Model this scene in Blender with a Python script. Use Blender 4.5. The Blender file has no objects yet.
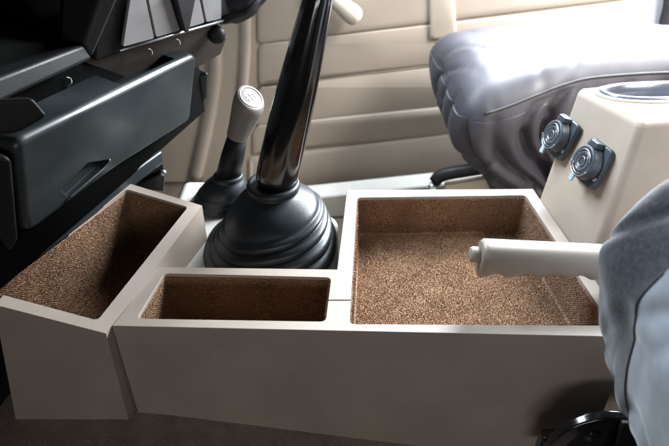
import bpy, bmesh, math, random
from mathutils import Vector, Matrix, noise
random.seed(4)
R = math.radians
V = Vector

# ------------------------------------------------------------------ camera, world, lamps, exposure
scene = bpy.context.scene
COL = scene.collection
CAM_Z, PITCH, FPX, CU, CV = 0.446, R(35.5), 605.0, 334.5, 223.0
cd = bpy.data.cameras.new('camera'); cam = bpy.data.objects.new('camera', cd); COL.objects.link(cam)
cam.location = (0, 0, CAM_Z); cam.rotation_euler = (R(90) - PITCH, 0, 0)
cd.sensor_width = 36; cd.lens = FPX / 669 * 36; cd.clip_start = 0.01; cd.clip_end = 50
cd.dof.use_dof = True; cd.dof.focus_distance = 0.69; cd.dof.aperture_fstop = 6.3
scene.camera = cam
w = bpy.data.worlds.new('World'); scene.world = w; w.use_nodes = True
w.node_tree.nodes['Background'].inputs[0].default_value = (0.55, 0.66, 0.80, 1)
w.node_tree.nodes['Background'].inputs[1].default_value = 0.035
scene.view_settings.view_transform = 'Standard'; scene.view_settings.look = 'None'
scene.view_settings.exposure = 0.3; scene.view_settings.gamma = 1
scene.cycles.use_denoising = True
scene.cycles.max_bounces = 8


def area(name, loc, target, sx, sy, power, col, spread=180):
    l = bpy.data.lights.new(name, 'AREA'); l.spread = R(spread); l.shape = 'RECTANGLE'; l.size = sx; l.size_y = sy
    l.energy = power; l.color = col
    o = bpy.data.objects.new(name, l); COL.objects.link(o); o.location = loc
    o.rotation_euler = (V(target) - V(loc)).to_track_quat('-Z', 'Y').to_euler()
    return o


area('window_light_passenger', (0.74, 1.34, 0.62), (0.36, 0.65, 0.0), 0.80, 0.45, 76, (0.89, 0.955, 1.0))
area('door_fill_light', (1.15, 0.55, 0.95), (0.80, 1.25, 0.0), 0.8, 0.7, 15, (1.0, 0.97, 0.94), 66)  # added fill with no seen source, aimed at door and seat
area('window_light_driver', (0.0, -0.95, 0.21), (0.05, 0.5, -0.06), 0.8, 0.22, 3.1, (1.0, 0.95, 0.91))
area('windscreen_light', (-0.45, 1.12, 1.00), (0.22, 0.85, 0.0), 0.9, 0.4, 15, (0.76, 0.89, 1.0), 120)


# ------------------------------------------------------------------ survey helpers: sight line of the surveyed point, cut at a known plane
def ray(u, v):
    dx = (u - CU) / FPX; dv = (v - CV) / FPX
    return V((dx, math.cos(PITCH) - dv * math.sin(PITCH), -math.sin(PITCH) - dv * math.cos(PITCH)))


EYE = V((0, 0, CAM_Z))


def Y(u, v, y):
    d = ray(u, v); return EYE + d * (y / d.y)


def Z(u, v, z=0.0):
    d = ray(u, v); return EYE + d * ((z - CAM_Z) / d.z)


def PL(u, v, p, n):
    d = ray(u, v); return EYE + d * ((p - EYE).dot(n) / d.dot(n))


def plane(a, b, c):
    return a, (b - a).cross(c - a).normalized()


# ------------------------------------------------------------------ materials
def mat(name, col, rough=0.5, var=0.12, vscale=30, bump=0.0, bscale=300, kind='noise', metal=0.0, spec=0.5,
        coat=0.0, sheen=0.0, col2=None, dist=0.001, rvar=0.1):
    m = bpy.data.materials.new(name); m.use_nodes = True
    nt = m.node_tree; N = nt.nodes; L = nt.links; b = N['Principled BSDF']
    b.inputs['Roughness'].default_value = rough; b.inputs['Metallic'].default_value = metal
    b.inputs['Specular IOR Level'].default_value = spec
    b.inputs['Coat Weight'].default_value = coat; b.inputs['Coat Roughness'].default_value = 0.15
    b.inputs['Sheen Weight'].default_value = sheen; b.inputs['Sheen Roughness'].default_value = 0.4
    tc = N.new('ShaderNodeTexCoord')
    n1 = N.new('ShaderNodeTexNoise'); n1.inputs['Scale'].default_value = vscale; n1.inputs['Detail'].default_value = 5
    L.new(tc.outputs['Object'], n1.inputs['Vector'])
    rp = N.new('ShaderNodeValToRGB')
    c2 = col2 if col2 else tuple(c * (1 + var) for c in col)
    c1 = col if col2 else tuple(c * (1 - var) for c in col)
    rp.color_ramp.elements[0].color = (*c1, 1); rp.color_ramp.elements[1].color = (*c2, 1)
    rp.color_ramp.elements[0].position = 0.35; rp.color_ramp.elements[1].position = 0.65
    L.new(n1.outputs['Fac'], rp.inputs['Fac']); L.new(rp.outputs['Color'], b.inputs['Base Color'])
    if rvar:
        n3 = N.new('ShaderNodeTexNoise'); n3.inputs['Scale'].default_value = 14; n3.inputs['Detail'].default_value = 6
        L.new(tc.outputs['Object'], n3.inputs['Vector'])
        mr = N.new('ShaderNodeMapRange'); mr.inputs['From Min'].default_value = 0.3; mr.inputs['From Max'].default_value = 0.7
        mr.inputs['To Min'].default_value = max(0.02, rough - rvar); mr.inputs['To Max'].default_value = min(1, rough + rvar)
        L.new(n3.outputs['Fac'], mr.inputs['Value']); L.new(mr.outputs['Result'], b.inputs['Roughness'])
    if bump:
        bp = N.new('ShaderNodeBump'); bp.inputs['Strength'].default_value = bump; bp.inputs['Distance'].default_value = dist
        if kind == 'leather':
            t = N.new('ShaderNodeTexVoronoi'); t.feature = 'DISTANCE_TO_EDGE'; t.inputs['Scale'].default_value = bscale
            wn = N.new('ShaderNodeTexNoise'); wn.inputs['Scale'].default_value = bscale * 0.4
            mx = N.new('ShaderNodeMixRGB'); mx.inputs['Fac'].default_value = 0.012
            L.new(tc.outputs['Object'], wn.inputs['Vector']); L.new(tc.outputs['Object'], mx.inputs['Color1'])
            L.new(wn.outputs['Color'], mx.inputs['Color2']); L.new(mx.outputs['Color'], t.inputs['Vector'])
            cl = N.new('ShaderNodeMath'); cl.operation = 'MINIMUM'; cl.inputs[1].default_value = 0.25
            L.new(t.outputs['Distance'], cl.inputs[0]); L.new(cl.outputs[0], bp.inputs['Height'])
        elif kind == 'weave':
            tot = None
            for ax in ((bscale, 0, 0), (0, bscale, 0), (0, 0, bscale)):
                dt = N.new('ShaderNodeVectorMath'); dt.operation = 'DOT_PRODUCT'; dt.inputs[1].default_value = ax
                L.new(tc.outputs['Object'], dt.inputs[0])
                s = N.new('ShaderNodeMath'); s.operation = 'SINE'; L.new(dt.outputs['Value'], s.inputs[0])
                if tot is None: tot = s
                else:
                    a = N.new('ShaderNodeMath'); a.operation = 'ADD'; L.new(tot.outputs[0], a.inputs[0]); L.new(s.outputs[0], a.inputs[1]); tot = a
            L.new(tot.outputs[0], bp.inputs['Height'])
        else:
            t = N.new('ShaderNodeTexNoise'); t.inputs['Scale'].default_value = bscale; t.inputs['Detail'].default_value = 4
            L.new(tc.outputs['Object'], t.inputs['Vector']); L.new(t.outputs['Fac'], bp.inputs['Height'])
        L.new(bp.outputs['Normal'], b.inputs['Normal'])
    return m


def carpet_mat():
    m = bpy.data.materials.new('brown_carpet'); m.use_nodes = True
    nt = m.node_tree; N = nt.nodes; L = nt.links; b = N['Principled BSDF']
    b.inputs['Roughness'].default_value = 0.95; b.inputs['Specular IOR Level'].default_value = 0.15
    b.inputs['Sheen Weight'].default_value = 0.25; b.inputs['Sheen Roughness'].default_value = 0.5
    b.inputs['Sheen Tint'].default_value = (1, 0.85, 0.7, 1)
    tc = N.new('ShaderNodeTexCoord')
    mp = N.new('ShaderNodeMapping'); mp.inputs['Scale'].default_value = (1.0, 0.45, 1.0)
    L.new(tc.outputs['Object'], mp.inputs['Vector'])
    n1 = N.new('ShaderNodeTexNoise'); n1.inputs['Scale'].default_value = 1000; n1.inputs['Detail'].default_value = 3
    n2 = N.new('ShaderNodeTexNoise'); n2.inputs['Scale'].default_value = 26; n2.inputs['Detail'].default_value = 4
    L.new(mp.outputs['Vector'], n1.inputs['Vector']); L.new(tc.outputs['Object'], n2.inputs['Vector'])
    rp = N.new('ShaderNodeValToRGB'); e = rp.color_ramp.elements
    e[0].position = 0.33; e[0].color = (0.095, 0.046, 0.026, 1)
    e[1].position = 0.66; e[1].color = (0.52, 0.335, 0.205, 1)
    k = e.new(0.5); k.color = (0.215, 0.108, 0.056, 1)
    mx = N.new('ShaderNodeMixRGB'); mx.blend_type = 'MULTIPLY'; mx.inputs['Fac'].default_value = 0.55
    r2 = N.new('ShaderNodeValToRGB'); r2.color_ramp.elements[0].position = 0.35; r2.color_ramp.elements[0].color = (0.62, 0.6, 0.6, 1)
    r2.color_ramp.elements[1].position = 0.65; r2.color_ramp.elements[1].color = (1.15, 1.15, 1.15, 1)
    L.new(n2.outputs['Fac'], r2.inputs['Fac']); L.new(rp.outputs['Color'], mx.inputs['Color1']); L.new(r2.outputs['Color'], mx.inputs['Color2'])
    L.new(mx.outputs['Color'], b.inputs['Base Color'])
    v = N.new('ShaderNodeTexVoronoi'); v.inputs['Scale'].default_value = 700
    L.new(mp.outputs['Vector'], v.inputs['Vector'])
    ad = N.new('ShaderNodeMath'); ad.operation = 'SUBTRACT'; L.new(n1.outputs['Fac'], ad.inputs[0]); L.new(v.outputs['Distance'], ad.inputs[1])
    dt = N.new('ShaderNodeVectorMath'); dt.operation = 'DOT_PRODUCT'; dt.inputs[1].default_value = (420, 2100, 2100)
    wob = N.new('ShaderNodeVectorMath'); wob.operation = 'MULTIPLY_ADD'; wob.inputs[1].default_value = (0.0012,) * 3
    n4 = N.new('ShaderNodeTexNoise'); n4.inputs['Scale'].default_value = 90
    L.new(tc.outputs['Object'], n4.inputs['Vector']); L.new(n4.outputs['Color'], wob.inputs[0]); L.new(tc.outputs['Object'], wob.inputs[2])
    L.new(wob.outputs['Vector'], dt.inputs[0])
    sn = N.new('ShaderNodeMath'); sn.operation = 'SINE'; L.new(dt.outputs['Value'], sn.inputs[0])
    rs = N.new('ShaderNodeMath'); rs.operation = 'MULTIPLY_ADD'; rs.inputs[1].default_value = 0.22; L.new(sn.outputs[0], rs.inputs[0]); L.new(ad.outputs[0], rs.inputs[2])
    rc_ = N.new('ShaderNodeMath'); rc_.operation = 'MULTIPLY_ADD'; rc_.inputs[1].default_value = 0.045; L.new(sn.outputs[0], rc_.inputs[0]); L.new(n1.outputs['Fac'], rc_.inputs[2])
    L.new(rc_.outputs[0], rp.inputs['Fac'])
    bp = N.new('ShaderNodeBump'); bp.inputs['Strength'].default_value = 0.65; bp.inputs['Distance'].default_value = 0.0015
    L.new(rs.outputs[0], bp.inputs['Height']); L.new(bp.outputs['Normal'], b.inputs['Normal'])
    return m


M = dict(
    vinyl=mat('taupe_vinyl', (0.35, 0.290, 0.245), 0.48, 0.06, 14, 0.4, 640, 'leather', dist=0.0007),
    vinyl2=mat('tan_moulded_vinyl', (0.45, 0.37, 0.30), 0.55, 0.05, 20, 0.5, 420, 'leather', dist=0.0007),
    door=mat('beige_door_card', (0.43, 0.365, 0.305), 0.6, 0.05, 8, 0.3, 500, 'leather', dist=0.0005),
    beige=mat('beige_plastic', (0.52, 0.45, 0.37), 0.45, 0.05, 20, 0.1, 600),
    grip=mat('grey_beige_grip_plastic', (0.30, 0.252, 0.212), 0.42, 0.05, 20, 0.15, 700),
    carpet=carpet_mat(),
    rubber=mat('black_rubber', (0.014, 0.018, 0.023), 0.45, 0.2, 60, 0.15, 500, spec=0.45),
    pocket_shade=mat('black_pocket_shade', (0.003, 0.003, 0.003), 0.9, 0.1, 60, 0, spec=0.05),  # near-black base stands in for the shade inside the dash pocket
    gloss=mat('gloss_black_lacquer', (0.006, 0.005, 0.005), 0.14, 0.2, 60, 0, coat=0.6, rvar=0.05),
    black=mat('black_plastic', (0.009, 0.009, 0.010), 0.5, 0.2, 40, 0.15, 600, spec=0.25),
    skirt=mat('dark_brown_plastic', (0.075, 0.062, 0.054), 0.6, 0.1, 40, 0.15, 600, spec=0.3),
    dashpl=mat('charcoal_dash_plastic', (0.022, 0.020, 0.024), 0.5, 0.15, 30, 0.3, 600),
    teal=mat('dark_teal_gloss_plastic', (0.019, 0.024, 0.026), 0.36, 0.25, 9, 0, 300, coat=0.12, rvar=0.10),
    tile=mat('grey_switch_blank', (0.24, 0.23, 0.23), 0.5, 0.06, 30, 0.15, 800),
    silver=mat('silver_trim', (0.55, 0.56, 0.58), 0.3, 0.08, 40, 0, metal=0.9),
    steel=mat('bare_steel', (0.45, 0.47, 0.5), 0.32, 0.12, 60, 0, metal=0.9),
    seat=mat('slate_canvas', (0.033, 0.031, 0.041), 0.5, 0.08, 40, 0.12, 1500, sheen=0.04, dist=0.0004, spec=0.5),
    seatdk=mat('dark_thread', (0.03, 0.03, 0.035), 0.7, 0.1, 40),
    nearseat=mat('grey_canvas_glare', (0.25, 0.26, 0.285), 0.75, 0.1, 60, 0.25, 1400, sheen=0.3, dist=0.0005),  # grey cloth, its colour lightened further for window glare
    nearpanel=mat('charcoal_plush_shaded', (0.030, 0.032, 0.038), 0.9, 0.35, 220, 0.5, 500, sheen=0.3),  # speckled charcoal cloth, its colour also carries shade of the side turned from light
    floor=mat('dark_brown_floor_vinyl', (0.36, 0.28, 0.24), 0.36, 0.12, 40, 1.0, 330, 'leather', dist=0.0016),
    far=mat('brown_floor_mat', (0.10, 0.078, 0.06), 0.7, 0.2, 30, 0.3, 300),
    cover=mat('light_grey_tunnel_cover', (0.50, 0.49, 0.46), 0.5, 0.06, 20, 0.2, 400),
    white=mat('white_body_paint', (0.78, 0.79, 0.80), 0.25, 0.02, 10, 0, coat=0.5),
    sock=mat('dark_socket_plastic', (0.055, 0.066, 0.080), 0.36, 0.15, 60, 0.1, 700),
    ivory=mat('knob_ivory', (0.185, 0.165, 0.148), 0.42, 0.05, 30, 0.08, 500),
    mark=mat('pale_engraving_paint', (0.75, 0.76, 0.76), 0.5, 0.05, 30),
    cup=mat('slate_cup_lining', (0.10, 0.11, 0.14), 0.28, 0.1, 30, 0, coat=0.3),
    tab=mat('pale_blue_plastic', (0.40, 0.52, 0.62), 0.4, 0.05, 30),
)


# ------------------------------------------------------------------ mesh helpers
def link(name, me, m, parent=None, smooth=False):
    o = bpy.data.objects.new(name, me); COL.objects.link(o)
    if m is not None:
        me.materials.clear(); me.materials.append(M[m] if isinstance(m, str) else m)
    if parent is not None: o.parent = parent; o.matrix_parent_inverse = parent.matrix_world.inverted()
    for p in me.polygons: p.use_smooth = smooth
    return o


def build(name, bm, m, parent=None, smooth=False, bevel=0, seg=3, subd=0, ang=30):
    bmesh.ops.recalc_face_normals(bm, faces=bm.faces)
    me = bpy.data.meshes.new(name); bm.to_mesh(me); bm.free()
    o = link(name, me, m, parent, smooth or bevel > 0)
    if bevel:
        b = o.modifiers.new('bevel', 'BEVEL'); b.width = bevel; b.segments = seg; b.limit_method = 'ANGLE'; b.angle_limit = R(ang)
        b.harden_normals = True
    if subd:
        s = o.modifiers.new('sub', 'SUBSURF'); s.levels = subd; s.render_levels = subd
    return o


def thing(name, label, cat, loc, group=None):
    o = bpy.data.objects.new(name, None); COL.objects.link(o); o.location = loc
    o['label'] = label; o['category'] = cat
    if group: o['group'] = group
    bpy.context.view_layer.update()
    return o


def loft(loops, close=True, caps=True):
    """loops: list of equal-length lists of points"""
    bm = bmesh.new(); rows = [[bm.verts.new(p) for p in lp] for lp in loops]
    n = len(rows[0])
    for a, b in zip(rows, rows[1:]):
        for i in range(n if close else n - 1):
            j = (i + 1) % n
            bm.faces.new((a[i], a[j], b[j], b[i]))
    if caps:
        bm.faces.new(rows[0][::-1]); bm.faces.new(rows[-1])
    return bm


def prism(pts, ext):
    ext = V(ext); return loft([[V(p) for p in pts], [V(p) + ext for p in pts]])


def frame(d):
    d = V(d).normalized(); a = V((0, 0, 1)) if abs(d.z) < 0.9 else V((1, 0, 0))
    e1 = d.cross(a).normalized(); return e1, d.cross(e1).normalized()


def lathe(prof, p0, axis, seg=40, sx=1, sy=1, caps=True, e1=None):
    axis = V(axis).normalized()
    if e1 is None: a, b = frame(axis)
    else: a = V(e1).normalized(); b = axis.cross(a)
    return loft([[V(p0) + axis * h + a * (math.cos(2 * math.pi * i / seg) * r * sx) + b * (math.sin(2 * math.pi * i / seg) * r * sy)
                  for i in range(seg)] for r, h in prof], True, caps)


def tube(pts, rad, seg=10, caps=True):
    pts = [V(p) for p in pts]; loops = []
    for i, p in enumerate(pts):
        d = pts[min(i + 1, len(pts) - 1)] - pts[max(i - 1, 0)]
        a, b = frame(d); r = rad[i] if isinstance(rad, (list, tuple)) else rad
        loops.append([p + a * (math.cos(2 * math.pi * k / seg) * r) + b * (math.sin(2 * math.pi * k / seg) * r) for k in range(seg)])
    return loft(loops, True, caps)


def boxat(c, ax, ay, az, sx, sy, sz):
    c = V(c); ax, ay, az = V(ax), V(ay), V(az)
    q = [c + ax * (sx * i) + ay * (sy * j) - az * sz for i, j in ((-1, -1), (1, -1), (1, 1), (-1, 1))]
    return prism(q, az * (2 * sz))


def rounded_poly(pts, r, n=4):
    """planar polygon with rounded corners"""
    out = []; pts = [V(p) for p in pts]
    for i, p in enumerate(pts):
        a = (pts[i - 1] - p); b = (pts[(i + 1) % len(pts)] - p)
        ra = min(r, a.length * 0.45, b.length * 0.45)
        s = p + a.normalized() * ra; e = p + b.normalized() * ra
        for k in range(n + 1):
            t = k / n; out.append(s * (1 - t) ** 2 + p * (2 * t * (1 - t)) + e * t * t)
    return out


def spline(pts, n):
    pts = [V(p) for p in pts]; out = []
    P = [pts[0] * 2 - pts[1]] + pts + [pts[-1] * 2 - pts[-2]]
    for i in range(1, len(P) - 2):
        for k in range(n):
            t = k / n; a, b, c, d = P[i - 1:i + 3]
            out.append(0.5 * (2 * b + (c - a) * t + (2 * a - 5 * b + 4 * c - d) * t * t + (3 * b - a - 3 * c + d) * t ** 3))
    out.append(pts[-1]); return out


def cut(o, cutters):
    """boolean difference, applied at once; the cutters are removed"""
    cs = []
    for bm in cutters:
        c = build('cutter', bm, None); cs.append(c)
        m = o.modifiers.new('b', 'BOOLEAN'); m.object = c; m.operation = 'DIFFERENCE'; m.solver = 'EXACT'
    dg = bpy.context.evaluated_depsgraph_get(); dg.update()
    me = bpy.data.meshes.new_from_object(o.evaluated_get(dg))
    o.modifiers.clear(); old = o.data; o.data = me; bpy.data.meshes.remove(old)
    for c in cs:
        d = c.data; bpy.data.objects.remove(c); bpy.data.meshes.remove(d)
    for p in o.data.polygons: p.use_smooth = True
    return o


def bevel(o, w_, seg=3, ang=30):
    b = o.modifiers.new('bevel', 'BEVEL'); b.width = w_; b.segments = seg; b.limit_method = 'ANGLE'; b.angle_limit = R(ang)
    b.harden_normals = True; return o


def pile(quads, inside, parent):
    """short tufts standing in rows on the carpet faces"""
    rnd = random.random; vs = []; fs = []
    for a, b, c_, d in quads:
        lu = max((b - a).length, (c_ - d).length); lv = max((d - a).length, (c_ - b).length)
        nrm = (b - a).cross(d - a).normalized(); ctr = (a + b + c_ + d) / 4
        if nrm.dot(inside - ctr) < 0: nrm = -nrm
        tu, tv = (b - a).normalized(), (d - a).normalized()
        rows = int(lv / 0.0019); cols = int(lu / 0.0009)
        for j in range(rows):
            for i in range(cols):
                u = (i + rnd()) / cols; v = (j + 0.5 + 0.38 * (rnd() - 0.5)) / rows
                p = (a * (1 - u) + b * u) * (1 - v) + (d * (1 - u) + c_ * u) * v
                h = 0.0012 + 0.0012 * rnd(); an = rnd() * 6.283; w_ = 0.00055
                s_ = tu * (math.cos(an) * w_) + tv * (math.sin(an) * w_)
                tip = p + nrm * h + tu * ((rnd() - 0.5) * 0.0018) + tv * ((rnd() - 0.5) * 0.0014)
                k = len(vs); vs += [p - s_, p + s_, tip]; fs.append((k, k + 1, k + 2))
    me = bpy.data.meshes.new('carpet_pile'); me.from_pydata(vs, [], fs)
    o = link('carpet_pile', me, 'carpet', parent); o['kind'] = 'stuff'
    return o


def lining(name, top, bottom, parent):
    """open carpet tray: four walls and a floor, folded sheet with soft inner corners"""
    t = rounded_poly(top, 0.004, 2); b = rounded_poly(bottom, 0.005, 2)
    b2 = rounded_poly([p + V((0, 0, 0.004)) for p in bottom], 0.005, 2)
    c = sum((V(p) for p in bottom), V()) / 4
    bi = [p + (c - p).normalized() * 0.004 for p in b]
    bm = loft([t, b2, bi], True, False)
    vs = [v for v in bm.verts if v.index >= 0]; bm.verts.ensure_lookup_table()
    n = len(t); bm.faces.new([bm.verts[2 * n + i] for i in range(n)])
    quads = [(bottom[0], bottom[1], bottom[2], bottom[3])]
    for k in range(4):
        quads.append((top[k], top[(k + 1) % 4], bottom[(k + 1) % 4], bottom[k]))
    pile(quads, sum(bottom, V()) / 4 + V((0, 0, 0.04)), parent)
    o = build(name, bm, 'carpet', parent)
    s = o.modifiers.new('solid', 'SOLIDIFY'); s.thickness = 0.0008; s.offset = 0
    return o


def inset_quad(q, d):
    c = sum(q, V()) / 4; return [p + (c - p).normalized() * d for p in q]


# ------------------------------------------------------------------ setting: floors, tunnel, sill
def floor_z(x, y=0.4):
    return -0.137 - (0.165 * (x + 0.23) if x > -0.23 else -0.2 * (x + 0.23))


bm = bmesh.new(); nx, ny = 40, 24; g = []
for j in range(ny + 1):
    row = []
    for i in range(nx + 1):
        x = -0.75 + 1.7 * i / nx; y = -0.1 + 0.62 * j / ny
        z = floor_z(max(-0.5, min(x, 0.6))) - 0.9 * max(0, 0.30 - y) ** 1.5
        row.append(bm.verts.new((x, y, z + 0.0015 * noise.noise((x * 9, y * 9, 0)))))
    g.append(row)
for j in range(ny):
    for i in range(nx): bm.faces.new((g[j][i], g[j][i + 1], g[j + 1][i + 1], g[j + 1][i]))
o = build('floor', bm, 'floor', smooth=True); o['kind'] = 'structure'
o = build('passenger_floor', prism([(-1.0, 0.5, -0.34), (1.2, 0.5, -0.34), (1.2, 1.45, -0.34), (-1.0, 1.45, -0.34)], (0, 0, -0.03)), 'far')
o['kind'] = 'structure'
# transmission tunnel under the levers, pale cover
o = build('tunnel_cover', prism([(-0.235, 0.545, -0.042), (0.005, 0.545, -0.042), (0.005, 0.70, -0.042), (-0.10, 0.80, -0.042), (-0.235, 0.80, -0.042)], (0, 0, -0.30)), 'cover', bevel=0.012)
o['kind'] = 'structure'
a, b = Y(300, 199, 1.12), Y(470, 181, 1.16)
d = (b - a); a = a - d * 1.6; b = b + d * 3
o = build('door_sill', prism([a, a + V((0, 0.05, 0.004)), a + V((0, 0.05, -0.08)), a + V((0, 0, -0.08))], b - a), 'cover', bevel=0.006)
o['kind'] = 'structure'

# ------------------------------------------------------------------ main console (two trays)
o_fl, o_fr, o_br, o_bl = Z(112, 326), Z(634, 337), Z(533, 189), Z(347, 190)
o_n, o_bbl = Z(337, 269.5), Z(158.5, 267)
con = thing('center_console', 'taupe vinyl console with two brown carpeted trays, beside the gear lever', 'console', (0.05, 0.5, -0.18))
outline = [o_fl, o_fr, o_br, o_bl, o_n, o_bbl]
low = []
for p in outline:
    low.append(V((p.x, p.y, floor_z(p.x) - 0.004)))
body = build('body', loft([outline, low]), 'vinyl', con)
hA = [Z(349.5, 324), Z(611, 325.5), Z(525.5, 195), Z(357, 197.5)]
hB = [Z(137, 318.5), Z(325.5, 321.5), Z(331, 277.5), Z(164.5, 273.5)]
DA, DB = 0.064, 0.105


def hole(q, dz, up=0.05):
    r = rounded_poly(q, 0.006, 3)
    return loft([[p + V((0, 0, up)) for p in r], [p + V((0, 0, -dz)) for p in r]])


sA, sB = Z(331, 300), Z(351, 300.5)
cut(body, [hole(hA, DA), hole(hB, DB), boxat((sA + sB) / 2, (1, 0, 0), (0, 1, 0), (0, 0, 1), 0.0155, 0.0007, 0.004)])
bevel(body, 0.0034, 3)


def tray(name, q, dz, par):
    i = inset_quad(q, 0.0012)
    return lining(name, [p + V((0, 0, -0.004)) for p in i], [p + V((0, 0, -dz + 0.002)) for p in inset_quad(q, 0.003)], par)


tray('carpet_lining', hA, DA, con)
tray('carpet_lining', hB, DB, con)
# ------------------------------------------------------------------ tilted side bin
c_fr, c_br, c_bl = Y(106, 333.5, 0.4345), Y(202, 205.5, 0.645), Y(122.5, 181.5, 0.665)
pp, pn = plane(c_fr, c_br, c_bl)
c_fl = PL(-6, 304.5, pp, pn)
binr = thing('storage_bin', 'tilted taupe storage bin lined with brown carpet, under the dashboard', 'storage bin', (-0.25, 0.55, -0.15))
q = [c_fl, c_fr, c_br, c_bl]
c = sum(q, V()) / 4
low = [V((p.x, p.y, floor_z(max(-0.5, p.x)) - 0.004)) for p in q]
low[1] = V((c_fr.x - 0.004, c_fr.y - 0.002, low[1].z)); low[0] = Y(16, 421, c_fl.y + 0.004)
bb = build('body', loft([q, low]), 'vinyl', binr)
hC = [PL(-10, 291.5, pp, pn), PL(97.5, 320.5, pp, pn), PL(188, 207, pp, pn), PL(126.5, 189, pp, pn)]
r = rounded_poly(hC, 0.005, 3)
sC = (PL(57, 223, pp, pn), PL(75, 233, pp, pn)); sd = (sC[1] - sC[0]).normalized()
up = pn if pn.z > 0 else -pn
cut(bb, [loft([[p + V((0, 0, 0.05)) for p in r], [p - V((0, 0, 0.10)) for p in r]]),
         boxat((sC[0] + sC[1]) / 2, sd, up.cross(sd), up, 0.013, 0.0008, 0.003)])
bevel(bb, 0.0034, 3)
i = inset_quad(hC, 0.0012)
lining('carpet_lining', [p - V((0, 0, 0.004)) for p in i], [p - V((0, 0, 0.098)) for p in inset_quad(hC, 0.003)], binr)

# ------------------------------------------------------------------ gear lever
gb = V((-0.084, 0.632, -0.042)); gt = V((-0.077, 0.652, 0.046))
gear = thing('gear_lever', 'thick glossy black gear lever rising from a ribbed rubber boot', 'gear lever', gb)
ax = gt - gb
prof = []
for k in range(4):                                      # four stepped ribs
    r0, h_0 = 0.0870 - 0.0062 * k, 0.0125 * k
    prof += [(r0 - 0.0035, h_0), (r0 - 0.0008, h_0 + 0.0016), (r0, h_0 + 0.0050), (r0 - 0.0012, h_0 + 0.0082), (r0 - 0.0048, h_0 + 0.0104), (r0 - 0.0078, h_0 + 0.0114)]
prof += [(0.0600, 0.0545), (0.0555, 0.0630), (0.0480, 0.0710), (0.0405, 0.0775),
        (0.0345, 0.0818), (0.0318, 0.0840), (0.0318, 0.0862), (0.0338, 0.0885), (0.0340, 0.0925), (0.0325, 0.0955), (0.0285, 0.0965), (0.027, 0.093)]
loops = []
L_ = 0.0965
for r, h in prof:
    t = h / L_; cc = gb + V((0.0, 0, 0)) + V((ax.x * t ** 1.2, ax.y * t, h * ax.z / L_))
    sq = 1 + 0.0 * t
    lp = []
    for k in range(56):
        an = 2 * math.pi * k / 56
        n_ = 2 + 0.5 * max(0, 1 - t * 1.4)
        cx, sy = math.cos(an), math.sin(an)
        m_ = (abs(cx) ** n_ + abs(sy) ** n_) ** (-1 / n_)
        tilt = V((0.0, 0.0, 0.22 * math.sin(min(1, t / 0.85) * math.pi) * cx * r))
        lp.append(cc + V((cx * m_ * r, sy * m_ * r, 0)) + tilt)
    loops.append(lp)
build('boot', loft(loops), 'rubber', gear, smooth=True, subd=1)
s0 = gt + V((0, 0, -0.010)); s1 = V((-0.0165, 0.652, 0.272)); sdx = (s1 - s0)
sp = [(0.0258, 0.0), (0.0262, 0.08), (0.0258, 0.3), (0.0235, 0.55), (0.0195, 0.8), (0.0160, 0.97), (0.0148, 1.1)]
build('shaft', lathe([(r, t * sdx.length) for r, t in sp], s0, sdx, 48), 'gloss', gear, smooth=True, subd=1)
kt = s0 + sdx * 1.1
build('knob', lathe([(0.0149, 0), (0.018, 0.008), (0.025, 0.022), (0.0275, 0.038), (0.024, 0.054), (0.013, 0.062), (0.001, 0.064)], kt, sdx, 40), 'gloss', gear, smooth=True)
# fine mould seam along the shaft
# ------------------------------------------------------------------ transfer lever
tb = Y(220, 207, 0.735); tcol = Y(228.5, 174, 0.735)
tb.z = -0.042
tr = thing('transfer_lever', 'short lever with pale grey knob behind the gear lever', 'lever', tb)
ax2 = tcol - tb; H = ax2.length
loops = []
for r, h in [(0.042, 0), (0.043, 0.08), (0.039, 0.14), (0.040, 0.24), (0.0365, 0.30), (0.0375, 0.40), (0.034, 0.46), (0.033, 0.56), (0.029, 0.72), (0.0225, 0.84), (0.0205, 0.88), (0.0215, 0.93), (0.0215, 0.98), (0.0175, 1.02), (0.0165, 0.98)]:
    cc = tb + ax2 * h
    loops.append([cc + V((math.cos(2 * math.pi * k / 40) * r, math.sin(2 * math.pi * k / 40) * r, 0)) for k in range(40)])
build('boot', loft(loops), 'rubber', tr, smooth=True, subd=1)
ka = Y(237, 138, 0.742); kb = Y(251, 97, 0.742)
build('shaft', tube([tcol - ax2 * 0.1, tcol * 0.5 + ka * 0.5, ka + (kb - ka) * 0.1], [0.0165, 0.0160, 0.0135], 24), 'black', tr, smooth=True)
kd = (kb - ka).normalized(); kl = (kb - ka).length
# knob body: slim waist below, slanted flat top
tipn = (kd + V((0.35, -0.45, 0.15))).normalized()
loops = []; e1, e2 = frame(kd)
for r, t in [(0.0125, 0), (0.0150, 0.03), (0.0155, 0.12), (0.0165, 0.3), (0.0185, 0.5), (0.0205, 0.7), (0.0212, 0.84), (0.0205, 0.93), (0.0190, 0.985), (0.0172, 1.0)]:
    lp = []
    for k in range(40):
        an = 2 * math.pi * k / 40; off = e1 * math.cos(an) * r + e2 * math.sin(an) * r
        sl = -off.dot(tipn) / tipn.dot(kd) * max(0, (t - 0.35) / 0.65) ** 1.2
        lp.append(ka + kd * (kl * t + sl) + off)
    loops.append(lp)
knob = build('knob', loft(loops), 'ivory', tr, smooth=True)
kc = ka + kd * kl
f1 = tipn.cross(V((0, 0, 1))).normalized(); f2 = tipn.cross(f1).normalized()
# engraved cap: ring and shift pattern strokes
kx = 1.0


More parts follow.
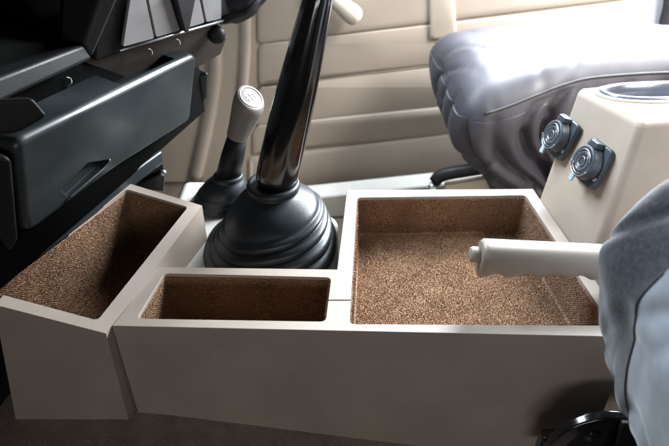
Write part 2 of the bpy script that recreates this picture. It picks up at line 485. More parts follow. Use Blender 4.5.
def ring_on(name, c_, n_, r0, th, m, par, a0=0, a1=2 * math.pi, seg=36, fx=None, sx=1.0, sy=1.0):
    if fx is None: fa, fb = frame(n_)
    else: fa = V(fx); fb = V(n_).cross(fa)
    full = abs(a1 - a0 - 2 * math.pi) < 1e-4
    pts = [c_ + fa * (math.cos(a0 + (a1 - a0) * k / seg) * r0 * sx) + fb * (math.sin(a0 + (a1 - a0) * k / seg) * r0 * sy) for k in range(seg + (0 if full else 1))]
    loops = []
    for k, p in enumerate(pts):
        rad = (p - c_).normalized()
        loops.append([p + rad * (math.cos(t) * th) + n_ * (math.sin(t) * th) for t in [2 * math.pi * s / 6 for s in range(6)]])
    if full:
        loops.append(loops[0]); bm_ = loft(loops, True, False); bmesh.ops.remove_doubles(bm_, verts=bm_.verts, dist=1e-6)
    else: bm_ = loft(loops)
    return build(name, bm_, m, par, smooth=True)


st = 1 / max(0.3, tipn.dot(kd))
ring_on('engraving', kc + tipn * 0.0004, tipn, 0.0158, 0.0007, 'mark', knob)
up0 = tipn * 0.0002
build('engraving', tube([kc - f1 * 0.0095 + up0, kc + f1 * 0.0095 + up0], 0.0006, 6), 'mark', knob)
for q_, l_ in ((-0.006, 0.004), (0.0, 0.006), (0.006, 0.004)):
    build('engraving', tube([kc + f1 * q_ - f2 * l_ + up0, kc + f1 * q_ + f2 * l_ + up0], 0.0006, 6), 'mark', knob)

# ------------------------------------------------------------------ handbrake
h0, h1 = Y(479, 257, 0.50), Y(640, 264, 0.50)
hb = thing('handbrake', 'beige-grey handbrake lever with push button, reaching over the large tray', 'handbrake', V((h1.x, h1.y, 0.0)))
hd = (h1 - h0).normalized(); hup = V((0, 0, 1)) - hd * hd.z; hup.normalize(); hs = hd.cross(hup)
loops = []; Lh = (h1 - h0).length
NS = 46
for i in range(NS + 1):
    t = i / NS; s = t * Lh
    top = 0.0200 - 0.001 * t
    w_ = 0.0155
    bot = -0.0205 + 0.0045 * min(1, t * 3)
    if t < 0.72: bot += 0.0034 * math.cos((s - 0.004) / 0.030 * 2 * math.pi) * -1 * min(1, t * 8) - (0.004 * math.exp(-(s / 0.006) ** 2))
    k_ = 1.0
    if i == 0: k_ = 0.86
    lp = []
    for k in range(28):
        an = 2 * math.pi * k / 28; cx, sy = math.cos(an), math.sin(an)
        n_ = 2.7; m_ = (abs(cx) ** n_ + abs(sy) ** n_) ** (-1 / n_)
        yy = cx * m_ * w_ * k_; zz = sy * m_; zz = (top if zz > 0 else -bot) * zz * k_
        lp.append(h0 + hd * (s + (0.0018 if i == 1 else 0) * 0) + hs * yy + hup * zz)
    loops.append(lp)
grip = build('grip', loft(loops), 'grip', hb, smooth=True)
bv = grip.modifiers.new('b', 'BEVEL'); bv.width = 0.0012; bv.segments = 2; bv.limit_method = 'ANGLE'; bv.angle_limit = R(50)
build('button', lathe([(0.0086, 0.002), (0.0086, -0.0075), (0.0080, -0.0095), (0.006, -0.0108), (0.002, -0.0112)], h0 + hup * 0.003, hd, 28), 'grip', hb, smooth=True)
build('lever_arm', tube([h1 - hd * 0.03, h1 + hd * 0.06, h1 + hd * 0.10 + V((0, 0, -0.10)), h1 + hd * 0.10 + V((0, 0, -0.24))], 0.010, 12), 'black', hb, smooth=True)
# bolt head on the inner wall of the tray
bp_ = Z(582, 293, -0.012); bp_.x = bp_.x + 0.004
bolt = thing('bolt', 'small bright steel bolt in the large tray wall below the handbrake', 'bolt', bp_)
build('head', lathe([(0.0062, 0), (0.0062, 0.003), (0.0045, 0.0046), (0.001, 0.005)], bp_, (-1, -0.1, 0.25), 18), 'steel', bolt, smooth=True)
build('washer', lathe([(0.009, -0.012), (0.009, 0.0006), (0.004, 0.0008)], bp_, (-1, -0.1, 0.25), 24), 'steel', bolt)

# ------------------------------------------------------------------ rear console with sockets and cup holder
r_bl, r_br = Y(535, 186, 0.702), Z(590, 246)
r_bl.x += 0.006; r_br.x += 0.006
r_tl, r_tr = Y(577, 88, 0.765), Y(642, 121, 0.61)
fv = (r_tl - r_bl)
r_tl2 = V((0.62, 0.83, r_tl.z)); r_tr2 = V((0.62, 0.66, r_tr.z))
r_bl2 = V((0.64, 0.83, -0.24)); r_br2 = V((0.66, 0.60, -0.24))
rc = thing('rear_console', 'tan moulded rear console with two power sockets and an oval cup holder', 'console', (0.45, 0.68, -0.22))
dn = V((0, 0, -0.24))
# the socket face runs from the rim height up; below it the box goes straight down
k1, k2 = r_bl + V((0.002, 0.004, -0.03)), r_br + V((0.004, 0, -0.03))
lo1, lo2 = V((k1.x + 0.005, k1.y, -0.25)), V((k2.x + 0.006, k2.y, -0.25))
loops = [[lo1, lo2, r_br2, r_bl2], [k1, k2, V((0.65, 0.615, 0)), V((0.63, 0.83, 0))], [r_tl, r_tr, r_tr2, r_tl2]]
rb = build('body', loft(loops), 'vinyl2', rc)
# cup holder recess
cc = V((0.408, 0.716, r_tl.z + 0.006)); cx_, cy_ = 0.066, 0.036
tn = (r_tr - r_tl).cross(r_tr2 - r_tl).normalized(); tn = tn if tn.z > 0 else -tn
cpt = PL(658, 93, r_tl, tn)
ex = V((1, 0.07, 0)); ex = (ex - tn * ex.dot(tn)).normalized(); ey = tn.cross(ex)


def oval(c_, ra, rb_, dz, n=44, pw=2.4):
    o_ = []
    for k in range(n):
        an = 2 * math.pi * k / n; c2, s2 = math.cos(an), math.sin(an)
        m_ = (abs(c2) ** pw + abs(s2) ** pw) ** (-1 / pw)
        o_.append(c_ + ex * (c2 * m_ * ra) + ey * (s2 * m_ * rb_) + tn * dz)
    return o_


cut(rb, [loft([oval(cpt, 0.066, 0.036, 0.03), oval(cpt, 0.066, 0.036, -0.075)])])
bevel(rb, 0.010, 5, 25)
fl = build('cup_holder', loft([oval(cpt, 0.074, 0.044, 0.0008), oval(cpt, 0.0745, 0.0445, 0.003), oval(cpt, 0.072, 0.042, 0.0055), oval(cpt, 0.068, 0.038, 0.0058), oval(cpt, 0.0645, 0.0345, 0.003),
                               oval(cpt, 0.0635, 0.0335, -0.012), oval(cpt, 0.060, 0.031, -0.066), oval(cpt, 0.054, 0.026, -0.070)], True, False), 'cup', rc, smooth=True)
bm = loft([oval(cpt, 0.055, 0.027, -0.0695), oval(cpt, 0.055, 0.027, -0.0715)]); build('cup_floor', bm, 'cup', fl)
bm = loft([oval(cpt, 0.0792, 0.0492, 0.0002), oval(cpt, 0.0792, 0.0492, 0.0022), oval(cpt, 0.0775, 0.0475, 0.003), oval(cpt, 0.0735, 0.0435, 0.0028)], True, False)
build('flange', bm, 'beige', fl, smooth=True)

fn = (r_tr - r_bl).cross(r_tl - r_br).normalized(); fn = fn if fn.x < 0 else -fn
fpt = (r_tl + r_tr + r_bl + r_br) / 4
fe = ((r_tr - r_tl) + (r_br - r_bl)).normalized(); fe = (fe - fn * fe.dot(fn)).normalized(); fu = fe.cross(fn); fu = fu if fu.z > 0 else -fu


def socket(u, v):
    p = PL(u, v, fpt, fn) + fn * 0.001
    W = 0.0195; Hh = 0.0215; before = set(bpy.data.objects)
    s = build('power_socket', prism(rounded_poly([p + fe * (W * i) + fu * (Hh * j) for i, j in ((-1, -1), (1, -1), (1, 1), (-1, 1))], 0.006, 4), fn * 0.006), 'sock', rc, bevel=0.0014)
    b0 = p + fn * 0.006
    build('cap', lathe([(0.0178, 0), (0.0180, 0.003), (0.0168, 0.0045), (0.0168, 0.0085), (0.0160, 0.0105), (0.0140, 0.0112), (0.0132, 0.0104), (0.0110, 0.0104), (0.0104, 0.0114), (0.0070, 0.0118), (0.0064, 0.0108), (0.003, 0.0108)], b0, fn, 40), 'sock', s, smooth=True)
    for r0, a0, a1 in ((0.0150, 20, 160), (0.0122, 200, 330), (0.0122, 30, 120), (0.0086, 60, 240), (0.0048, 0, 359.999)):
        ring_on('embossing', b0 + fn * 0.0114, fn, r0, 0.0006, 'steel', s, R(a0), R(a1), 22)
    build('hinge', boxat(b0 + fu * 0.0195 + fn * 0.004, fe, fu, fn, 0.0065, 0.0030, 0.0052), 'sock', s, bevel=0.0015)
    for sg in (-1, 1):
        build('screw', lathe([(0.0026, 0), (0.0026, 0.0008), (0.0014, 0.0012), (0.0004, 0.0012)], b0 + fe * (0.0158 * sg) + fu * (-0.010 * sg) * (1 if sg > 0 else 1.6), fn, 14), 'steel', s, smooth=True)
    build('pull_tab', boxat(b0 - fu * 0.0185 - fe * 0.004 + fn * 0.010, fe, fu, fn, 0.0030, 0.0045, 0.0012), 'tab', s, bevel=0.0008)
    for o_ in set(bpy.data.objects) - before:
        o_.data.transform(Matrix.Translation(p) @ Matrix.Scale(1.22, 4) @ Matrix.Translation(-p))


socket(565, 138)
socket(596.5, 164.5)

# ------------------------------------------------------------------ passenger seat cushion
def cushion(x0, x1, y0, y1, z0, z1, r, fn_, n=56, split=None):
    bm = bmesh.new(); bmesh.ops.create_cube(bm, size=2)
    bmesh.ops.subdivide_edges(bm, edges=bm.edges[:], cuts=n, use_grid_fill=True)
    c_ = V(((x0 + x1) / 2, (y0 + y1) / 2, (z0 + z1) / 2)); h_ = V(((x1 - x0) / 2, (y1 - y0) / 2, (z1 - z0) / 2))
    if split:
        for f in bm.faces:
            m_ = f.calc_center_median(); f.material_index = 1 if split(c_ + V((m_.x * h_.x, m_.y * h_.y, m_.z * h_.z))) else 0
    for v in bm.verts:
        p = V((v.co.x * h_.x, v.co.y * h_.y, v.co.z * h_.z))
        q_ = V([max(-h_[k] + r, min(h_[k] - r, p[k])) for k in range(3)])
        dlt = p - q_; nn = dlt.normalized() if dlt.length > 1e-9 else V((0, 0, 1))
        if dlt.length > 1e-9: p = q_ + nn * r
        v.co = fn_(c_ + p, nn)
    return bm


def sm(a, b, t):
    t = max(0, min(1, (t - a) / (b - a))); return t * t * (3 - 2 * t)


SX0, SX1, SY0, SY1, SZ0, SZ1 = 0.176, 0.95, 0.865, 1.185, -0.17, 0.088


def seat_shape(p, n):
    t = sm(0, 1, (SZ1 - 0.055 - p.z) / 0.19)
    fx = sm(0.20, 0.0, p.x - SX0)                       # near the front edge
    dx = 0.115 * t * sm(0.5, 0.0, p.x - SX0)
    dy = 0.05 * t * (1 if p.y < 1.02 else -1)
    s = (p.y - SY0) if n.x < -0.7 else -(p.x - SX0)
    per = math.atan2(p.y - 1.03, p.x - 0.42)            # angle round the cushion
    a = per * 12.5 + 1.6 * noise.noise((per * 2.1, p.z * 4, 3)) * 2
    fold = 0.45 - (1 - abs(math.sin(a))) ** 1.6 * 1.3 + 0.15 * noise.noise((per * 6, p.z * 14, 1))
    amp = 0.050 * sm(0.015, 0.13, SZ1 - p.z) * sm(0.46, 0.16, p.x - SX0) * (0.75 + 0.6 * noise.noise((per * 1.7, 0, 9)))
    if n.y < -0.2:                                       # creases fanning out from the low front corner
        a2 = math.atan2(p.z + 0.17, p.x - 0.27); d2 = math.hypot(p.z + 0.17, p.x - 0.27)
        fold -= 0.9 * (1 - abs(math.sin(a2 * 5.2 + 0.8 * noise.noise((p.x * 7, p.z * 7, 2))))) ** 1.7 * sm(0.02, 0.07, d2) * sm(0.42, 0.12, d2)
    out = V((n.x, n.y, 0)); out = out.normalized() if out.length > 0.01 else V((0, 0, 0))
    q_ = p + V((dx + 0.028 * sm(0.3, 0, p.x - SX0) * (SY1 - p.y) / (SY1 - SY0), dy + 0.24 * (p.x - SX0) * max(0, SY1 - p.y) / (SY1 - SY0), 0)) + out * (amp * fold)
    rg = abs(noise.noise((p.x * 11 + p.y * 4, p.y * 7, p.z * 10 + 2)))
    q_ += n * (0.003 * noise.noise((p.x * 6, p.y * 6, p.z * 6)) - 0.007 * max(0, 1 - rg / 0.16) ** 1.5 * (1 if n.z < 0.5 else 0.35))
    crown = sm(0, 0.25, p.x - SX0)
    q_.z -= 0.034 * sm(0.24, 0, p.x - SX0) * max(0, SY1 - p.y) / (SY1 - SY0)
    if n.z > 0.3: q_.z += 0.016 * (1 - abs((p.y - 1.02) / 0.17) ** 2) * n.z - 0.012 * (1 - crown) - 0.02 * sm(0.25, 0.7, p.x - SX0)
    return q_


ps = thing('passenger_seat', 'seat cushion in wrinkled slate grey cover beside the beige door', 'seat', (0.5, 1.02, -0.30))
cu = build('cushion', cushion(SX0, SX1, SY0, SY1, SZ0, SZ1, 0.055, seat_shape, 70), 'seat', ps, smooth=True, subd=1)
# piped seam along the near top edge: follow the shaped surface
pts = []
for k in range(60):
    x = 0.215 + 0.62 * k / 59
    ang = R(38); n_ = V((0, -math.cos(ang), math.sin(ang)))
    p = V((x, SY0 + 0.055 - 0.055 * math.cos(ang), SZ1 - 0.055 + 0.055 * math.sin(ang)))
    pts.append(seat_shape(p, n_) + n_ * 0.0012)
build('piping', tube(pts, 0.0022, 8), 'seatdk', cu, smooth=True)
build('base', prism([(0.33, 0.93, -0.30), (0.92, 0.93, -0.30), (0.92, 1.13, -0.30), (0.33, 1.13, -0.30)], (0, 0, 0.16)), 'black', ps, bevel=0.01)
for yy in (0.94, 1.12):
    build('rail', boxat((0.60, yy, -0.318), (1, 0, 0), (0, 1, 0), (0, 0, 1), 0.33, 0.018, 0.020), 'black', ps, bevel=0.004)
# seat slide handle, black grip on a pale bracket
p0, p1 = Y(437, 178, 1.0), Y(492, 169, 0.985)
sl = thing('seat_slide_handle', 'black adjuster handle low under the front of the passenger seat', 'handle', V((p0.x, p0.y, -0.34)))
build('grip', tube(spline([p0 + V((-0.004, 0, -0.010)), p0 + V((0.006, 0, 0.004)), p0 * 0.6 + p1 * 0.4 + V((0, 0, 0.006)), p1 + V((0.03, 0, 0.006)), p1 + V((0.10, 0, -0.02))], 6), [0.008] + [0.0125] * 22 + [0.011] * 2, 14), 'black', sl, smooth=True)
build('bracket', prism([p0 + V((0.016, -0.006, -0.014)), p1 + V((0.03, -0.006, -0.012)), p1 + V((0.04, -0.006, -0.12)), p0 + V((0.03, -0.006, -0.12))], (0, 0.02, 0)), 'beige', sl, bevel=0.005)
build('clip', lathe([(0.010, -0.008), (0.011, 0), (0.009, 0.010)], p0 + V((-0.006, -0.002, -0.022)), (0.2, 0, 1), 16), 'steel', sl, smooth=True)
build('stem', tube([p0 + V((0.0, 0.01, -0.018)), V((p0.x + 0.01, p0.y + 0.01, -0.338))], 0.006, 8), 'black', sl)

# ------------------------------------------------------------------ near seat
NX0, NX1, NY0, NY1, NZ0, NZ1 = 0.209, 0.62, 0.16, 0.414, -0.085, 0.222


def near_shape(p, n):
    t = sm(0.02, 0.30, NZ1 - p.z)
    q_ = V(p)
    bot = sm(0.18, 0.30, NZ1 - p.z)
    q_.x += 0.26 * max(0, 0.145 - p.z) * sm(0.25, 0, p.x - NX0)
    q_.x += 0.055 * sm(0.03, -0.085, p.z) * sm(0.25, 0, p.x - NX0)
    q_.y -= 0.03 * bot * sm(0.1, 0, NY1 - p.y)
    q_.x += 0.03 * sm(0.10, 0.0, NZ1 - p.z) * sm(0.25, 0, p.x - NX0)
    a = p.z * 22 + p.y * 30
    rg = abs(noise.noise((p.x * 9 + p.z * 5, p.y * 12 + p.z * 4, p.z * 6 + 4)))
    q_ -= n * (0.006 * max(0, 1 - rg / 0.14) ** 1.5)
    q_ += n * (0.004 * noise.noise((p.x * 12, p.y * 12, p.z * 8)) + 0.004 * noise.noise((p.x * 30 + p.z * 12, p.y * 30, p.z * 10)))
    return q_


ns = thing('driver_seat', 'grey fabric covered front corner of the near seat at right edge', 'seat', (0.42, 0.3, -0.22))
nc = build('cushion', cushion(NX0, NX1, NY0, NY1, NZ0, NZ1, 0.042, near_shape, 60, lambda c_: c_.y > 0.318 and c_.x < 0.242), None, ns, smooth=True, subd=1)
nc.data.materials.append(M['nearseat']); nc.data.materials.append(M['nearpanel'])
pts = []
for k in range(40):                                      # seam between the plush side and the canvas front
    p = V((NX0, 0.3185, NZ0 + 0.03 + (NZ1 - NZ0 - 0.075) * k / 39))
    pts.append(near_shape(p, V((-1, 0, 0))) + V((-0.0006, 0, 0)))
build('seam', tube(pts, 0.0008, 6), 'seatdk', nc, smooth=True)
pts = []
for k in range(50):
    y = 0.20 + (0.402 - 0.20) * k / 49
    p = V((NX0, y, NZ0 + 0.042 - 0.008 * math.sin(k * 0.25))); n_ = V((-1, 0, 0))
    pts.append(near_shape(p, n_) + V((-0.001, 0, 0)))
build('hem', tube(pts, 0.0028, 8), 'nearseat', nc, smooth=True)
build('base', prism([(0.315, 0.20, -0.26), (0.70, 0.20, -0.29), (0.70, 0.418, -0.29), (0.315, 0.418, -0.26)], (0, 0, 0.215)), 'black', ns, bevel=0.01)
# seat rail bracket under it
rr = thing('seat_rail', 'shiny black metal seat rail end on the floor below the near seat', 'seat rail', Y(596, 446, 0.36))
cA = Y(598, 449, 0.372)
arc = [(-0.052, -0.02), (-0.050, 0.004), (-0.040, 0.028), (-0.022, 0.043), (0.000, 0.049), (0.022, 0.045), (0.034, 0.034), (0.044, 0.010), (0.046, -0.02)]
arc2 = [(0.030, -0.02), (0.029, 0.004), (0.020, 0.024), (0.004, 0.031), (-0.014, 0.027), (-0.028, 0.014), (-0.034, -0.004), (-0.035, -0.02)]
build('arch', prism([cA + V((a, 0, b)) for a, b in spline([V((a, b, 0)) for a, b in arc], 3) and [(q.x, q.y) for q in spline([V((a, b, 0)) for a, b in arc], 3)] + [(q.x, q.y) for q in spline([V((a, b, 0)) for a, b in arc2], 3)]], (0, 0.010, 0.002)), 'gloss', rr, bevel=0.0025)
build('web', prism([cA + V((a, 0.011, b)) for a, b in ((-0.046, -0.02), (-0.036, 0.024), (-0.016, 0.040), (0.018, 0.042), (0.036, 0.026), (0.042, -0.02))], (0, 0.004, 0)), 'black', rr, bevel=0.001)
for a, b, r in ((-0.008, 0.016, 0.010), (0.034, 0.016, 0.007), (-0.036, 0.014, 0.005)):
    build('bolt', lathe([(r, 0), (r, -0.005), (r * 0.7, -0.008), (r * 0.2, -0.0085)], cA + V((a, 0.010, b)), (0, 1, 0), 6), 'gloss', rr, bevel=0.001)
build('rail', boxat(cA + V((0.08, 0.024, -0.03)), (1, 0, 0), (0, 1, 0), (0, 0, 1), 0.13, 0.008, 0.022), 'gloss', rr, bevel=0.004)
build('tongue', prism([cA + V((0.008, -0.008, 0.052)), cA + V((0.024, -0.008, 0.050)), cA + V((0.034, -0.008, -0.01)), cA + V((0.012, -0.008, -0.01))], (0, 0.006, 0)), 'black', rr, bevel=0.002)

# ------------------------------------------------------------------ passenger door
DY = 1.27


def dp(u, v, off=0.0):
    return Y(u, v, DY) + V((0, -off, 0))


door = thing('passenger_door', 'beige padded door card with horizontal pleats behind the passenger seat', 'door', (0.3, DY, -0.3))
build('panel', prism([(-0.62, DY, -0.34), (dp(640, 20).x, DY, -0.34), (dp(640, 20).x + 0.012, DY, 0.20), (-0.62, DY, 0.20)], (0, 0.05, 0)), 'door', door, bevel=0.006)


def gl(x, pts):
    (u0, v0), (u1, v1) = pts; return v0 + (v1 - v0) * (x - u0) / (u1 - u0)


G = [[(258, -22), (426, -44)], [(258, 44.5), (426, 24)], [(261, 85.5), (426, 64.5)], [(313, 121), (438, 106)], [(305, 149), (450, 131)], [(300, 200), (450, 186)]]
LU = [257, 258, 256, 252, 248]
gap = 0.8
for i in range(5):
    ul = LU[i]; ur = 636
    top = 1.3 if i else 0; 
    extra = 2.6 if i == 2 else 0
    q = [dp(ul, gl(ul, G[i]) + gap + extra), dp(ur, gl(ur, G[i]) + gap + extra), dp(ur, gl(ur, G[i + 1]) - gap), dp(ul, gl(ul, G[i + 1]) - gap)]
    r = rounded_poly(q, 0.012, 4); c = sum(q, V()) / 4
    def ins(k, h):
        return [p + V((math.copysign(min(abs(c.x - p.x), k), c.x - p.x), -h, math.copysign(min(abs(c.z - p.z), k), c.z - p.z))) for p in r]
    build('pleat', loft([ins(0, -0.002), ins(0, 0.0015), ins(0.0012, 0.0035), ins(0.004, 0.005), ins(0.012, 0.006)]), 'door', door, smooth=True)
# raised rib between the second and third pleats
q0, q1 = dp(258, gl(258, G[2]) + 1.2), dp(636, gl(636, G[2]) + 1.2)
build('rib', tube([q0 + V((0, -0.002, 0)), q1 + V((0, -0.002, 0))], 0.003, 8), 'door', door, smooth=True)
# vertical rolled edges left of the pleats
for us in (((247, -30), (246, 50), (241, 110), (233, 175)), ((216, 40), (216, 75), (208, 125), (196, 178))):
    build('edge_roll', tube(spline([dp(u, v) + V((0, -0.002, 0)) for u, v in us], 8), 0.011 if us[0][0] > 230 else 0.016, 12), 'door', door, smooth=True)
q = [dp(429, -30), dp(452, -32), dp(456, 35), dp(430, 39)]
build('armrest_end', loft([rounded_poly([p + V((0, -h, 0)) for p in (q if k == 0 else inset_quad(q, k))], 0.01, 4) for h, k in ((0.0, 0), (0.010, 0), (0.015, 0.004), (0.017, 0.010))]), 'beige', door, smooth=True)
c0, c1 = dp(318, -18, 0.03), dp(354, 9, 0.05)
cd_ = (c1 - c0).normalized()
cr = build('window_crank', tube([c0 + cd_ * t * (c1 - c0).length for t in (0, .35, .7, .88, .98, 1.06, 1.12, 1.14)], [0.013, 0.0145, 0.0175, 0.0195, 0.0195, 0.017, 0.010, 0.002], 20), 'beige', door, smooth=True)
build('spindle', lathe([(0.018, 0), (0.018, 0.03), (0.012, 0.036)], (c0.x, DY + 0.005, c0.z), (0, -1, 0), 20), 'beige', cr, smooth=True)
# pillar beyond the door
pb = thing('door_pillar', 'bright white painted pillar at the right end of the door', 'pillar', (dp(650, 20).x, DY, -0.3))
build('post', prism([(dp(643, 20).x, DY + 0.005, -0.34), (dp(662, 20).x, DY - 0.01, -0.34), (dp(662, 20).x, DY - 0.01, 0.30), (dp(643, 20).x, DY + 0.005, 0.30)], (0, 0.06, 0)), 'white', pb, bevel=0.006)
bl_ = thing('belt_anchor', 'dark seat belt anchor cover in front of the white pillar', 'belt anchor', (dp(668, 20).x, DY - 0.04, -0.2))
q = [dp(659, 40, 0.03), dp(657, 22, 0.03), dp(661, 8, 0.03), dp(668, -40, 0.03), dp(720, -40, 0.03), dp(720, 45, 0.03)]
build('cover', prism(rounded_poly(q, 0.01, 3), (0, 0.05, 0)), 'dashpl', bl_, bevel=0.006)

# ------------------------------------------------------------------ dashboard
da = thing('dashboard', 'dark dashboard underside with grey switch blanks and a glossy lower cover', 'dashboard', (-0.4, 0.7, -0.2))
# core mass, well behind the visible trim
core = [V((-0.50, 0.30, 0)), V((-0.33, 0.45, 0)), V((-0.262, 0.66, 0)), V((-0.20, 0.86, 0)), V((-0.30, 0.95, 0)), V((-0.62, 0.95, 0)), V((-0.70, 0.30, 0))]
cr_ = build('core', loft([[p + V((0, 0, 0.045)) for p in core], [p + V((0, 0, 0.36)) for p in core]]), 'pocket_shade', da)
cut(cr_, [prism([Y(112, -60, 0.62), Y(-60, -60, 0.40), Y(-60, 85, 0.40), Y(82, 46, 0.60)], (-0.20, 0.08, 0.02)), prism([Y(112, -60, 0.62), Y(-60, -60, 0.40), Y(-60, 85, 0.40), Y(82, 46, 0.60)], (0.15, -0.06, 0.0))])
build('dash_top_shade', prism([(-0.75, 0.25, 0.37), (-0.30, 0.25, 0.37), (-0.13, 0.85, 0.37), (-0.20, 1.2, 0.37), (-0.80, 1.2, 0.37)], (0, 0, 0.05)), 'dashpl', da, bevel=0.02)  # out of view, added to keep window light off the dash front
# lower glossy cover
back = V((-0.075, 0.020, 0.010))
pl_tl, pl_bl, pl_tr, pl_br = Y(20, 141, 0.48), Y(26, 236, 0.485), Y(193, 57, 0.75), Y(190, 110, 0.752)
a0, an_ = plane(pl_tl, pl_bl, pl_tr)


def LP(u, v, off=0.0):
    p = PL(u, v, a0, an_); return p + (an_ if an_.x > 0 else -an_) * off


fnn = an_ if an_.x > 0 else -an_


def inset_poly(pts, nrm, d):
    out = []; n = len(pts)
    c_ = sum(pts, V()) / n
    for k, p in enumerate(pts):
        e0 = (p - pts[k - 1]).normalized(); e1_ = (pts[(k + 1) % n] - p).normalized()
        n0, n1 = nrm.cross(e0), nrm.cross(e1_)
        if n0.dot(c_ - p) + n1.dot(c_ - p) < 0: n0, n1 = -n0, -n1
        b_ = (n0 + n1).normalized(); out.append(p + b_ * (d / max(0.5, b_.dot(n0))))
    return out


face = rounded_poly([LP(16, 142), LP(198, 53), LP(191, 121), LP(118, 168), LP(27, 236)], 0.014, 7)
tb_ = V((-0.085, 0.012, 0.012)); RB = 0.008
loops = [[p + tb_ for p in face]]
for k in range(7):
    t = R(90) * k / 6
    loops.append([p - fnn * (RB * (1 - math.sin(t))) for p in inset_poly(face, fnn, RB * (1 - math.cos(t)))])
lp_ = build('lower_cover', loft(loops), 'teal', da, smooth=True)
nq = [LP(112, 92), LP(180, 58), LP(180, 40), LP(112, 74)]
nt_ = [V((p.x, p.y, p.z)) for p in (LP(128, 90, -0.010), LP(181, 62, -0.010))]
e_ = (nt_[1] - nt_[0])
cutq = [nt_[0] + V((0, 0, -0.012)), nt_[1] + V((0, 0, -0.012)), nt_[1] + V((-0.055, 0.030, -0.012)), nt_[0] + V((-0.055, 0.030, -0.012))]
slot = [LP(70, 199, 0.01), LP(103, 168, 0.01), LP(108, 160, 0.01), LP(88, 163, 0.01), LP(62, 190, 0.01)]
cut(lp_, [prism(cutq, (0, 0, 0.08)), prism(slot, -fnn * 0.018)])
bevel(lp_, 0.0012, 2, 50)
build('slot_lip', tube(spline([LP(66, 200, 0.001), LP(88, 180, 0.002), LP(104, 166, 0.002), LP(109, 159, 0.001)], 5), 0.0016, 8), 'teal', lp_, smooth=True)
build('footwell_panel', prism([(-0.62, 0.36, -0.25), (-0.425, 0.44, -0.25), (-0.34, 0.72, -0.25), (-0.50, 0.75, -0.25)], (0, 0, 0.29)), 'black', da, bevel=0.01)
# rail and brackets beneath
ra, rb2 = Y(36, 243, 0.52), Y(163, 150, 0.73)
build('lower_rail', prism([ra, ra + V((0, 0, -0.020)), ra + V((-0.05, 0.01, -0.020)), ra + V((-0.05, 0.01, 0.0))], rb2 - ra), 'teal', da, bevel=0.004)
br = build('bracket', prism([Y(137, 168, 0.735), Y(163, 152, 0.735), Y(166, 186, 0.735), Y(140, 190, 0.735)], (-0.03, 0.03, 0)), 'dashpl', da, bevel=0.004)
build('clip', prism([Y(141, 183, 0.728), Y(166, 170, 0.728), Y(164, 192, 0.728), Y(143, 190, 0.728)], (-0.01, 0.02, 0)), 'teal', br, bevel=0.003)
build('clip_screw', lathe([(0.005, 0), (0.005, 0.004), (0.002, 0.006)], Y(163, 173, 0.724), (0.3, -1, 0.5), 12), 'steel', br, smooth=True)
build('hinge_cover', prism([Y(-30, 100, 0.455), Y(33, 97, 0.475), Y(49, 117, 0.475), Y(20, 133, 0.468), Y(-30, 137, 0.452)], (-0.03, 0.02, -0.01)), 'black', da, bevel=0.004)
build('side_cheek', prism([Y(-30, 150, 0.46), Y(13, 158, 0.468), Y(20, 240, 0.475), Y(-10, 290, 0.47), Y(-40, 280, 0.45)], (-0.06, 0.05, 0)), 'black', da, bevel=0.006)

# upper trim: plane through the switch blanks
t_a, t_b = Y(117, 47, 0.66), Y(220, 18, 0.80)
tdir = (t_b - t_a).normalized(); tup = V((0.03, -0.35, 1)).normalized()
tnn = tdir.cross(tup).normalized(); tnn = tnn if tnn.x > 0 else -tnn


def TP(u, v, off=0.0):
    return PL(u, v, t_a, tnn) + tnn * off


build('upper_panel', prism([TP(95, 62), TP(222, 19.5), TP(226, -60), TP(100, -70)], -tnn * 0.05), 'black', da, bevel=0.003)
for nm, q, m in (('switch_blank', [(127, -12), (139.5, -12), (150, 36), (118.5, 44.5)], 'tile'), ('switch_blank', [(142, -12), (163, -12), (176, 28), (152, 35)], 'tile'),
                 ('switch_blank', [(189, -12), (193.5, -12), (200.5, 20.5), (182.5, 26)], 'tile'), ('switch_blank', [(196, -12), (217, -12), (217.5, 16.5), (202.5, 20)], 'tile')):
    build(nm, prism(rounded_poly([TP(u, v, 0.003) for u, v in q], 0.003, 3), tnn * 0.004), m, da, bevel=0.0015)
build('divider', prism([TP(165, -12, 0.003), TP(188, -12, 0.003), TP(180.5, 27, 0.003), TP(176.5, 28, 0.003)], tnn * 0.012), 'dashpl', da, bevel=0.002)
build('trim_strip', tube([TP(116, 48.5, 0.006), TP(168, 33, 0.006), TP(221, 18.5, 0.006)], 0.0016, 8), 'silver', da, smooth=True)
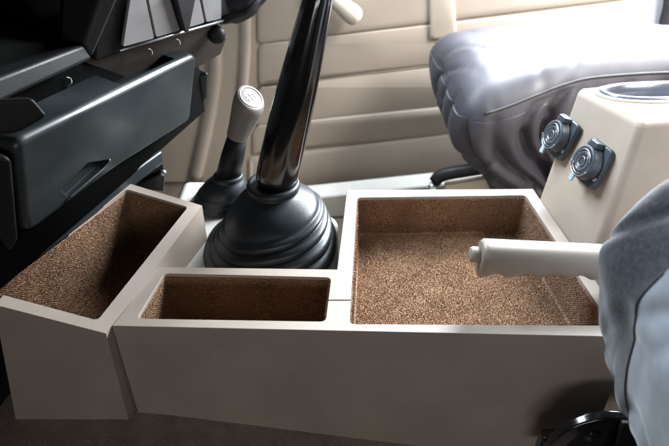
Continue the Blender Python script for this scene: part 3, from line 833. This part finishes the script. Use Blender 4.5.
# underside skirt below the strip, curving to the far end
sk = [TP(96, 66, 0.0), TP(221, 21, 0.0), Y(229, 38, 0.82), Y(222, 55, 0.82), Y(203, 66, 0.80), Y(150, 88, 0.74), Y(60, 110, 0.66)]
sk[0] = TP(60, 62, -0.004); sk[1] = TP(221, 21, -0.004)
build('skirt', prism(sk, (-0.05, 0.03, 0.01)), 'skirt', da, bevel=0.005)
for u, v in ((65, 79), (146, 50.5), (174, 41)):
    c_ = TP(u, v, 0.006)
    build('clip', tube(spline([c_ + tup * -0.006 - tdir * 0.004, c_ + tnn * 0.004, c_ + tup * 0.003 + tdir * 0.003, c_ + tup * 0.006 - tdir * 0.001], 4), 0.0007, 6), 'tile', da, smooth=True)
# pocket surround
pk_a = Y(90, 57, 0.60); PD = (Y(-20, 112, 0.40) - pk_a)
bz = [Y(122, -8, 0.625), Y(102, -8, 0.615), Y(84, 44, 0.60), Y(93, 59, 0.60)]
build('pocket_bezel', prism(bz, (-0.05, 0.02, 0)), 'dashpl', da, bevel=0.004)
lb = [Y(93, 59, 0.60), Y(84, 44, 0.60), Y(-20, 84, 0.47), Y(-20, 112, 0.46)]
build('pocket_ledge', prism(lb, (-0.06, 0.03, -0.01)), 'black', da, bevel=0.004)
# far end: vent housing and small connector block
build('vent_housing', tube(spline([Y(205, 14, 0.82), Y(232, 10, 0.84), Y(252, -2, 0.85), Y(275, -30, 0.86)], 6), [0.016] * 6 + [0.019] * 6 + [0.016] * 7, 16), 'dashpl', da, smooth=True)
build('vent_slat', tube([Y(222, 20, 0.80), Y(245, 12, 0.81), Y(262, -6, 0.82)], 0.005, 10), 'black', da, smooth=True)
build('end_knob', lathe([(0.012, 0), (0.012, 0.006), (0.006, 0.01)], Y(216, 34, 0.80), (0.3, -1, 0.2), 18), 'black', da, smooth=True)
build('connector_block', prism([Y(193, 76, 0.86), Y(209, 72, 0.86), Y(208, 98, 0.86), Y(196, 112, 0.86), Y(188, 112, 0.86)], (-0.03, 0.03, 0)), 'teal', da, bevel=0.004)
